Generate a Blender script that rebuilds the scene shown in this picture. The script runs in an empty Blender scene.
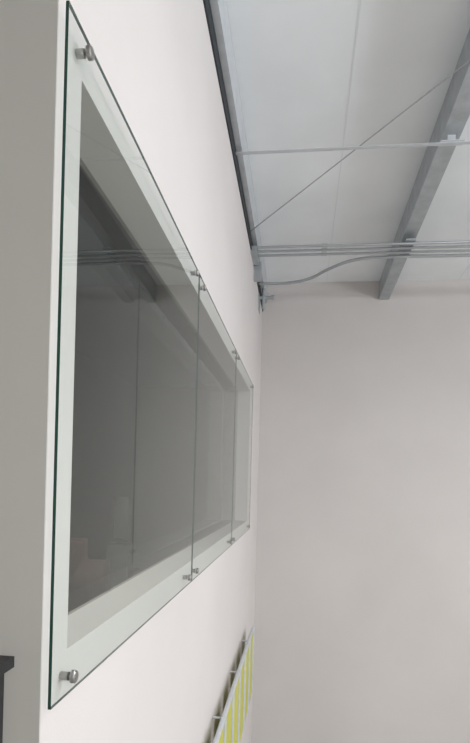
import bpy, bmesh, math, random
from mathutils import Vector, Matrix
random.seed(3)
E=4.2   # eye height above ground floor
scn=bpy.context.scene
scn.view_settings.view_transform='Standard'
scn.view_settings.look='None'
scn.view_settings.exposure=.19

# ---------------- materials ----------------
def mat(name,col,rough=0.6,metal=0.0,noise=0.0,scale=3.0,bump=0.0,bscale=60):
    m=bpy.data.materials.new(name); m.use_nodes=True
    nt=m.node_tree; b=nt.nodes['Principled BSDF']
    b.inputs['Roughness'].default_value=rough; b.inputs['Metallic'].default_value=metal
    b.inputs['Base Color'].default_value=(*col,1)
    tc=nt.nodes.new('ShaderNodeTexCoord')
    if noise>0:
        n=nt.nodes.new('ShaderNodeTexNoise'); n.inputs['Scale'].default_value=scale; n.inputs['Detail'].default_value=4
        nt.links.new(tc.outputs['Object'],n.inputs['Vector'])
        r=nt.nodes.new('ShaderNodeValToRGB')
        r.color_ramp.elements[0].position=.3; r.color_ramp.elements[1].position=.7
        r.color_ramp.elements[0].color=(*[c*(1-noise) for c in col],1)
        r.color_ramp.elements[1].color=(*[min(1,c*(1+noise*.6)) for c in col],1)
        nt.links.new(n.outputs['Fac'],r.inputs['Fac']); nt.links.new(r.outputs['Color'],b.inputs['Base Color'])
    if bump>0:
        n2=nt.nodes.new('ShaderNodeTexNoise'); n2.inputs['Scale'].default_value=bscale; n2.inputs['Detail'].default_value=3
        nt.links.new(tc.outputs['Object'],n2.inputs['Vector'])
        bp=nt.nodes.new('ShaderNodeBump'); bp.inputs['Strength'].default_value=bump; bp.inputs['Distance'].default_value=.01
        nt.links.new(n2.outputs['Fac'],bp.inputs['Height']); nt.links.new(bp.outputs['Normal'],b.inputs['Normal'])
    return m
def glassmat(name,tint,ior=1.5):
    m=bpy.data.materials.new(name); m.use_nodes=True
    nt=m.node_tree; nt.nodes.clear()
    o=nt.nodes.new('ShaderNodeOutputMaterial'); mx=nt.nodes.new('ShaderNodeMixShader')
    fr=nt.nodes.new('ShaderNodeFresnel'); fr.inputs['IOR'].default_value=ior
    t=nt.nodes.new('ShaderNodeBsdfTransparent'); t.inputs['Color'].default_value=(*tint,1)
    g=nt.nodes.new('ShaderNodeBsdfGlossy'); g.inputs['Roughness'].default_value=0.0
    g.inputs['Color'].default_value=(.95,.97,.96,1)
    geo=nt.nodes.new('ShaderNodeNewGeometry')
    inv=nt.nodes.new('ShaderNodeMath'); inv.operation='SUBTRACT'; inv.inputs[0].default_value=1
    mul=nt.nodes.new('ShaderNodeMath'); mul.operation='MULTIPLY'
    nt.links.new(geo.outputs['Backfacing'],inv.inputs[1])
    nt.links.new(fr.outputs[0],mul.inputs[0]); nt.links.new(inv.outputs[0],mul.inputs[1])
    nt.links.new(mul.outputs[0],mx.inputs[0]); nt.links.new(t.outputs[0],mx.inputs[1]); nt.links.new(g.outputs[0],mx.inputs[2])
    nt.links.new(mx.outputs[0],o.inputs[0]); return m
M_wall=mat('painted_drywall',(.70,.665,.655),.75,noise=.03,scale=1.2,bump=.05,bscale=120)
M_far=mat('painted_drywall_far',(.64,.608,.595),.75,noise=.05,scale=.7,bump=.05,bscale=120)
M_ret=mat('painted_drywall_return',(.55,.54,.51),.8,noise=.03,scale=1)
M_ceil=mat('roof_insulation_facing',(.87,.90,.92),.5,noise=.06,scale=1.1,bump=.35,bscale=3)
M_seam=mat('insulation_seam',(.79,.82,.84),.6)
M_steel=mat('galvanised_steel',(.44,.47,.49),.42,.4,noise=.14,scale=9)
M_steel_l=mat('galvanised_bright',(.60,.63,.66),.45,.3,noise=.08,scale=12)
M_dark=mat('dark_gap_line',(.03,.035,.04),.8)
M_cond=mat('emt_conduit',(.42,.44,.46),.4,.5)
M_chrome=mat('brushed_stainless',(.36,.35,.34),.3,.9)
M_black=mat('black_powdercoat',(.012,.012,.014),.5)
M_green=mat('lime_green_panel',(.55,.54,.08),.5,noise=.05)
M_floor=mat('polished_concrete',(.36,.35,.33),.4,noise=.15,scale=1.5)
M_carpet=mat('grey_carpet',(.16,.16,.16),.95,noise=.2,scale=40)
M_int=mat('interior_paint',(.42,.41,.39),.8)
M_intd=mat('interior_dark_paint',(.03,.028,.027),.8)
M_chair=mat('chair_fabric',(.13,.07,.055),.9,noise=.2,scale=60)
M_plastic=mat('grey_plastic',(.22,.22,.21),.4)
M_gl=glassmat('clear_low_iron_glass',(.945,.965,.955),1.43)
M_gl2=glassmat('tinted_glazing',(.74,.74,.73),1.38)
M_gedge=mat('glass_green_edge',(.025,.075,.06),.15)
M_bottle=mat('translucent_bottle',(.36,.38,.38),.15)
M_bottle.node_tree.nodes['Principled BSDF'].inputs['Alpha'].default_value=.5

# ---------------- mesh helpers ----------------
def obj(name,bm,mats,parent=None,smooth=False):
    me=bpy.data.meshes.new(name); bm.to_mesh(me); bm.free()
    for m in mats: me.materials.append(m)
    if smooth:
        for p in me.polygons: p.use_smooth=True
    o=bpy.data.objects.new(name,me); scn.collection.objects.link(o)
    if parent: o.parent=parent
    return o
def empty(name,loc=(0,0,0)):
    o=bpy.data.objects.new(name,None); o.location=loc; scn.collection.objects.link(o); return o
def abox(bm,x0,x1,y0,y1,z0,z1,mi=0,slope=None):
    """axis box; slope = dz/dy applied with reference y=7.75 (z rises toward -y)"""
    r=bmesh.ops.create_cube(bm,size=1)
    for v in r['verts']:
        v.co=Vector(((x0+x1)/2+v.co.x*(x1-x0),(y0+y1)/2+v.co.y*(y1-y0),(z0+z1)/2+v.co.z*(z1-z0)))
        if slope: v.co.z+=slope*(7.75-v.co.y)
    for f in {f for v in r['verts'] for f in v.link_faces}: f.material_index=mi
    return r['verts']
def box(name,x0,x1,y0,y1,z0,z1,m,parent=None,slope=None,bev=0):
    bm=bmesh.new(); abox(bm,x0,x1,y0,y1,z0,z1,0,slope)
    if bev: bmesh.ops.bevel(bm,geom=bm.edges[:],offset=bev,segments=2,affect='EDGES')
    return obj(name,bm,[m],parent)
def cyl(bm,p0,p1,r,seg=20,r2=None,mi=0):
    p0=Vector(p0);p1=Vector(p1);d=p1-p0
    q=d.to_track_quat('Z','Y').to_matrix().to_4x4()
    res=bmesh.ops.create_cone(bm,cap_ends=True,segments=seg,radius1=r,radius2=r if r2 is None else r2,depth=d.length,
        matrix=Matrix.Translation((p0+p1)/2)@q)
    for f in {f for v in res['verts'] for f in v.link_faces}: f.material_index=mi
def pipe(name,pts,r,m,parent=None):
    c=bpy.data.curves.new(name,'CURVE'); c.dimensions='3D'; c.bevel_depth=r; c.bevel_resolution=3; c.use_fill_caps=True
    s=c.splines.new('BEZIER'); s.bezier_points.add(len(pts)-1)
    for b,p in zip(s.bezier_points,pts):
        b.co=p; b.handle_left_type=b.handle_right_type='AUTO'
    c.materials.append(m)
    o=bpy.data.objects.new(name,c); scn.collection.objects.link(o)
    if parent:o.parent=parent
    return o

SL=.04
# ---------------- room shell ----------------
XW=-.6; YF=7.75; YN=1.225; TI=.16
oy0,oy1,oz0,oz1=1.365,6.24,E-.454,E+1.05
bm=bmesh.new()
abox(bm,XW-TI,XW,YN,oy0,0,7.5); abox(bm,XW-TI,XW,oy1,YF,0,7.5)
abox(bm,XW-TI,XW,oy0,oy1,0,oz0); abox(bm,XW-TI,XW,oy0,oy1,oz1,7.5)
obj('wall_left',bm,[M_wall])
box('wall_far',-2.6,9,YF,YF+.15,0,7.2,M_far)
box('wall_return',-5,XW-TI,YN,YN+.12,0,7.5,M_ret)
# paint wraps the end of the left wall
box('trim_1',XW-TI,XW-.0005,YN-.004,YN,0,7.5,M_ret)
box('wall_right',9,9.15,-7,YF+.15,0,7.8,M_far)
box('wall_back',-5,9,-7.15,-7,0,7.8,M_far)
box('wall_side',-5.15,-5,-7.15,YN+.12,0,7.8,M_far)
box('floor',-5.15,9.15,-7.15,YF+.15,-.2,0,M_floor)
box('ceiling',-5.15,9.15,-7.15,YF+.15,E+2.86,E+3.0,M_ceil,slope=SL)
# insulation seams (taped laps)
bm=bmesh.new()
for x in (.3,2.1,4.1,5.0):
    abox(bm,x-.005,x+.005,-6.9,YF,E+2.857,E+2.8605,0,SL)
abox(bm,-.6,8.9,6.59,6.605,E+2.857,E+2.8605,0,SL)
obj('ceiling_seams',bm,[M_seam])
# interior office behind the window
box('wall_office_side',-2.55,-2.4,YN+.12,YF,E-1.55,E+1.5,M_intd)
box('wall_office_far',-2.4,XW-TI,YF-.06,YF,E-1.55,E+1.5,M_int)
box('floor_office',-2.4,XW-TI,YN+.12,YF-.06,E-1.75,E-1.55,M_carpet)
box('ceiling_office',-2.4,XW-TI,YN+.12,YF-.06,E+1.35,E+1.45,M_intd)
# mezzanine landing on which the camera stands
landing=empty('mezzanine_landing')
box('slab',-4.9,1.6,-4,YN-.006,E-1.75,E-1.55,M_floor,landing)
for i,(x,y) in enumerate(((1.4,1.0),(1.4,-3.8),(-2.5,-3.8))):
    box(f'column_{i}',x-.08,x+.08,y-.08,y+.08,0,E-1.75,M_steel,landing)

# ---------------- window: inner glazing ----------------
win=empty('window_1')
bm=bmesh.new(); abox(bm,XW-.150,XW-.142,oy0+.002,oy1-.002,oz0+.002,oz1-.002)
obj('inner_glazing',bm,[M_gl2],win)

# ---------------- stand-off glass panels ----------------
XG0,XG1=-.578,-.570
ys=[1.215,2.897,4.62,6.28]; zt,zb=E+1.125,E-.550
def panel(i,y0,y1):
    root=empty('standoff_glass_panel',(0,0,0))
    bm=bmesh.new(); abox(bm,XG0,XG1,y0,y1,zb,zt)
    bm.normal_update()
    for f in bm.faces: f.material_index=0 if abs(f.normal.x)>.9 else 1
    obj('glass_sheet',bm,[M_gl,M_gedge],root)
    k=0
    for y in (y0+.115,y1-.10):
        for z in (zt-.034,zb+.038):
            bm=bmesh.new()
            cyl(bm,(XW,y,z),(XG0,y,z),.011)
            cyl(bm,(XG1,y,z),(XG1+.010,y,z),.0165,28)
            cyl(bm,(XG1+.010,y,z),(XG1+.013,y,z),.0165,28,.0135)
            cyl(bm,(XG1+.013,y,z),(XG1+.0135,y,z),.005,12)
            obj(f'standoff_{k}',bm,[M_chrome],root); k+=1
for i in range(3):
    panel(i,ys[i]+(.001 if i else 0),ys[i+1]-.001)

# ---------------- roof structure ----------------
def Cbeam(name,xl,xr,y0,y1,zb_,zt_,web,m):
    bm=bmesh.new(); t=.008
    abox(bm,xl,xr,y0,y1,zb_,zb_+t,0,SL)            # bottom flange
    abox(bm,xl,xr,y0,y1,zt_-t,zt_,0,SL)
    if web=='L':
        abox(bm,xl,xl+t,y0,y1,zb_+t,zt_-t,0,SL); abox(bm,xr-t,xr,y0,y1,zb_+t,zb_+.03,0,SL)
    else:
        abox(bm,xr-t,xr,y0,y1,zb_+t,zt_-t,0,SL); abox(bm,xl,xl+t,y0,y1,zb_+t,zb_+.03,0,SL)
    return obj(name,bm,[m])
Cbeam('eave_beam',-.587,-.54,-6.9,YF-.01,E+2.57,E+2.858,'R',M_steel_l)
box('eave_dark_strip',-.6,-.589,-6.9,YF-.01,E+2.45,E+2.57,M_dark,slope=SL)  # dark strip along the wall below the eave beam
for x in (1.03,3.3,5.6):
    Cbeam('roof_purlin',x,x+.14,-6.9,YF-.005,E+2.60,E+2.858,'L',M_steel)
# sag strap under the beams
ysx=4.36; z=E+2.54+SL*(7.75-ysx)
strap=empty('purlin_strap')
box('strap',-.588,8.9,ysx-.018,ysx+.018,z-.008,z-.003,M_steel_l,strap)
for x in (1.10,3.37,5.67):
    box('clip',x-.09,x+.09,ysx-.035,ysx+.035,z-.003,z+.002,M_steel_l,strap)
    box('clip_leg',x-.03,x+.03,ysx-.003,ysx+.003,z+.002,z+.062,M_steel_l,strap)
# brace rod
bm=bmesh.new(); cyl(bm,(-.575,5.6,E+2.615),(1.03,3.6,E+2.75),.005,10); obj('brace_rod',bm,[M_cond])
# conduits
run=empty('conduit_run')
zc=E+2.585
for i,y in enumerate((5.93,6.04,6.15)):
    pipe(f'conduit_{i}',[(-.598,y,zc),(3,y,zc),(8.99,y,zc)],.014,M_cond,run)
    bm=bmesh.new()
    for x in (.2,2.1,): cyl(bm,(x-.03,y,zc),(x+.03,y,zc),.018,16)
    obj(f'coupling_{i}',bm,[M_cond],run)
pipe('conduit_3',[(8.99,6.27,zc),(1.6,6.27,zc),(.9,6.27,zc),(.55,6.33,zc),(.28,6.55,zc-.01),(.05,6.82,zc-.02),(-.2,6.95,zc-.02),(-.598,6.97,zc-.02)],.018,M_cond,run)
box('strut',1.05,1.15,5.88,6.33,zc+.014,zc+.03,M_steel,run)
box('strut_hanger',1.09,1.11,6.09,6.11,zc+.03,E+2.60+SL*1.65,M_steel,run)
# bracket and junction fitting at the corner
br=empty('corner_bracket')
box('plate',-.60,-.590,6.95,7.2,E+2.25,E+2.45,M_steel,br)
bm=bmesh.new()
cyl(bm,(-.590,7.1,E+2.43),(-.44,7.1,E+2.43),.022); cyl(bm,(-.44,7.1,E+2.43),(-.40,7.1,E+2.43),.032)
cyl(bm,(-.54,7.1,E+2.28),(-.54,7.1,E+2.55),.022)
obj('fitting',bm,[M_steel],br)
box('hanger',-.6,-.51,6.25,6.35,E+2.36,E+2.56,M_steel,br)
box('hanger_low',-.6,-.54,5.85,6.2,E+2.50,E+2.57,M_steel,br)

# ---------------- lime guard railing on the wall ----------------
gr=empty('lime_panel_railing')
xr=-.51; yA,yB=2.0,6.4; zt2=E-1.73; zb2=E-2.50
bm=bmesh.new()
cyl(bm,(xr,yA,zt2),(xr,yB,zt2),.018); cyl(bm,(xr,yA,zb2),(xr,yB,zb2),.012)
n=9
for i in range(n+1):
    y=yA+(yB-yA)*i/n
    cyl(bm,(xr,y,zt2),(xr,y,zb2),.018)
    if i%2==0:
        cyl(bm,(xr,y,zt2-.02),(XW,y,zt2-.02),.008); cyl(bm,(xr,y,zb2),(XW,y,zb2),.008)
obj('rails',bm,[M_steel_l],gr,False)
bm=bmesh.new()
for i in range(n):
    a=yA+(yB-yA)*i/n; b=yA+(yB-yA)*(i+1)/n
    abox(bm,xr-.006,xr+.006,a+.055,b-.055,zb2+.015,zt2-.035)
obj('infill_panels',bm,[M_green],gr)

# ---------------- black guard rail at the left ----------------
bg=empty('black_guard_rail')
bm=bmesh.new(); x1=-.634; top=E-.41
abox(bm,x1-.07,x1,-2.6,1.16,top-.025,top)
for y in (1.125,-.1,-1.3,-2.55):
    abox(bm,x1-.055,x1-.015,y-.02,y+.02,E-1.55,top-.025)
    abox(bm,x1-.085,x1+.015,y-.05,y+.05,E-1.55,E-1.54)
abox(bm,x1-.05,x1-.02,-2.6,1.12,E-1.45,E-1.42)
y=-2.45
while y<1.1:
    abox(bm,x1-.042,x1-.028,y-.007,y+.007,E-1.42,top-.025); y+=.11
obj('rail_frame',bm,[M_black],bg)

# ---------------- office chair ----------------
ch=empty('office_chair'); cx,cy,fz=-1.48,3.75,E-1.55
bm=bmesh.new()
for k in range(5):
    a=2*math.pi*k/5+.3
    cyl(bm,(cx,cy,fz+.10),(cx+.28*math.cos(a),cy+.28*math.sin(a),fz+.07),.022,12,.014)
    cyl(bm,(cx+.28*math.cos(a)-.012,cy+.28*math.sin(a),fz+.03),(cx+.28*math.cos(a)+.012,cy+.28*math.sin(a),fz+.03),.03,16)
    cyl(bm,(cx+.28*math.cos(a),cy+.28*math.sin(a),fz+.03),(cx+.28*math.cos(a),cy+.28*math.sin(a),fz+.08),.01,8)
cyl(bm,(cx,cy,fz+.08),(cx,cy,fz+.44),.028)
for s in (-1,1):
    cyl(bm,(cx+s*.27,cy,fz+.46),(cx+s*.27,cy,fz+.68),.014)
    abox(bm,cx+s*.27-.035,cx+s*.27+.035,cy-.14,cy+.14,fz+.68,fz+.71)
    cyl(bm,(cx,cy,fz+.45),(cx+s*.27,cy,fz+.46),.012)
cyl(bm,(cx,cy-.2,fz+.44),(cx,cy-.27,fz+.75),.02)
obj('base',bm,[M_black],ch)
bm=bmesh.new(); abox(bm,cx-.25,cx+.25,cy-.24,cy+.25,fz+.44,fz+.53); bmesh.ops.bevel(bm,geom=bm.edges[:],offset=.035,segments=4,affect='EDGES')
obj('seat',bm,[M_chair],ch,True)
bm=bmesh.new(); abox(bm,cx-.24,cx+.24,cy-.29,cy-.22,fz+.60,fz+1.15)
bmesh.ops.bevel(bm,geom=[e for e in bm.edges if abs((e.verts[0].co-e.verts[1].co).y)>.05],offset=.14,segments=8,affect='EDGES')
bmesh.ops.bevel(bm,geom=[e for e in bm.edges if abs((e.verts[0].co-e.verts[1].co).y)<.01],offset=.02,segments=3,affect='EDGES')
for v in bm.verts: v.co.y-=(v.co.z-fz-.6)*.14
obj('backrest',bm,[M_chair],ch,True)

# ---------------- water cooler ----------------
wc=empty('water_cooler'); wx,wy=-2.06,6.1
box('body',wx-.13,wx+.13,wy-.13,wy+.13,fz,fz+.80,M_plastic,wc,bev=.02)
bm=bmesh.new(); cyl(bm,(wx,wy,fz+.80),(wx,wy,fz+.86),.05,24,.115); cyl(bm,(wx,wy,fz+.86),(wx,wy,fz+1.30),.115,28); cyl(bm,(wx,wy,fz+1.30),(wx,wy,fz+1.34),.115,28,.09)
obj('bottle',bm,[M_bottle],wc)
bm=bmesh.new(); abox(bm,wx+.13,wx+.16,wy-.07,wy-.03,fz+.68,fz+.72); abox(bm,wx+.13,wx+.16,wy+.03,wy+.07,fz+.68,fz+.72); abox(bm,wx+.13,wx+.20,wy-.1,wy+.1,fz+.48,fz+.5)
obj('taps',bm,[M_black],wc)

# ---------------- lights: suspended LED high-bays ----------------
def highbay(x,y,z,power,glow):
    root=empty('high_bay_light',(0,0,0))
    zc_=E+2.86+SL*(7.75-y)
    bm=bmesh.new(); cyl(bm,(x,y,z),(x,y,z+.10),.22,32,.10); cyl(bm,(x,y,z+.10),(x,y,zc_-.005),.01,8)
    obj('housing',bm,[M_steel],root)
    l=bpy.data.lights.new('led','AREA'); l.shape='DISK'; l.size=.42; l.energy=power; l.color=(1,.98,.95)
    o=bpy.data.objects.new('led',l); o.location=(x,y,z-.02); scn.collection.objects.link(o); o.parent=root
    if glow:  # added bare point light below the housing, brightens the ceiling
        l=bpy.data.lights.new('ceiling_glow','POINT'); l.shadow_soft_size=.12; l.energy=glow; l.color=(.92,.96,1)
        o=bpy.data.objects.new('ceiling_glow',l); o.location=(x,y,z-.22); scn.collection.objects.link(o); o.parent=root
highbay(2.4,2.3,E+2.55,10,82)
highbay(5.0,2.0,E+2.45,50,60)
highbay(3.2,-3.5,E+2.35,210,45)
highbay(6.2,-3.5,E+2.35,210,45)
highbay(7.0,4.5,E+2.35,110,0)
# added fill light inside the office so the chair shows, no fixture
l=bpy.data.lights.new('office_fill','AREA'); l.size=.3; l.energy=22; l.color=(1,.95,.88)
o=bpy.data.objects.new('office_fill',l); o.location=(-1.5,2.2,E+1.33); scn.collection.objects.link(o)
# added fill light at the right wall, with a frame built around it
fill_root=empty('fill_light_right')
bm=bmesh.new()
for (a,b,c,d) in ((-1.1,4.1,-1.25,-1.2),(-1.1,4.1,.8,.85),(-1.1,-1.05,-1.2,.8),(4.05,4.1,-1.2,.8),(1.48,1.52,-1.2,.8)):
    abox(bm,8.90,8.998,a,b,E+c,E+d)
obj('frame',bm,[M_steel_l],fill_root)
l=bpy.data.lights.new('right_fill','AREA'); l.shape='RECTANGLE'; l.size=5; l.size_y=1.9; l.energy=160; l.color=(.90,.95,1)
o=bpy.data.objects.new('right_fill',l); o.location=(8.95,1.5,E-.2); o.rotation_euler=(math.radians(90),0,math.radians(90)); scn.collection.objects.link(o); o.parent=fill_root

w=bpy.data.worlds.new('World'); scn.world=w; w.use_nodes=True
w.node_tree.nodes['Background'].inputs[0].default_value=(.8,.85,.9,1); w.node_tree.nodes['Background'].inputs[1].default_value=.3

# ---------------- camera ----------------
cam=bpy.data.cameras.new('camera'); cam.sensor_fit='AUTO'; cam.sensor_width=36
cam.lens=540/743*36; cam.shift_y=.148; cam.clip_start=.02
co=bpy.data.objects.new('camera',cam); scn.collection.objects.link(co)
yaw=math.radians(6.87); roll=.026
R=Matrix.Rotation(yaw,4,'Z')@Matrix.Rotation(math.radians(90),4,'X')@Matrix.Rotation(roll,4,'Z')
co.matrix_world=Matrix.Translation((0,0,E))@R
scn.camera=co
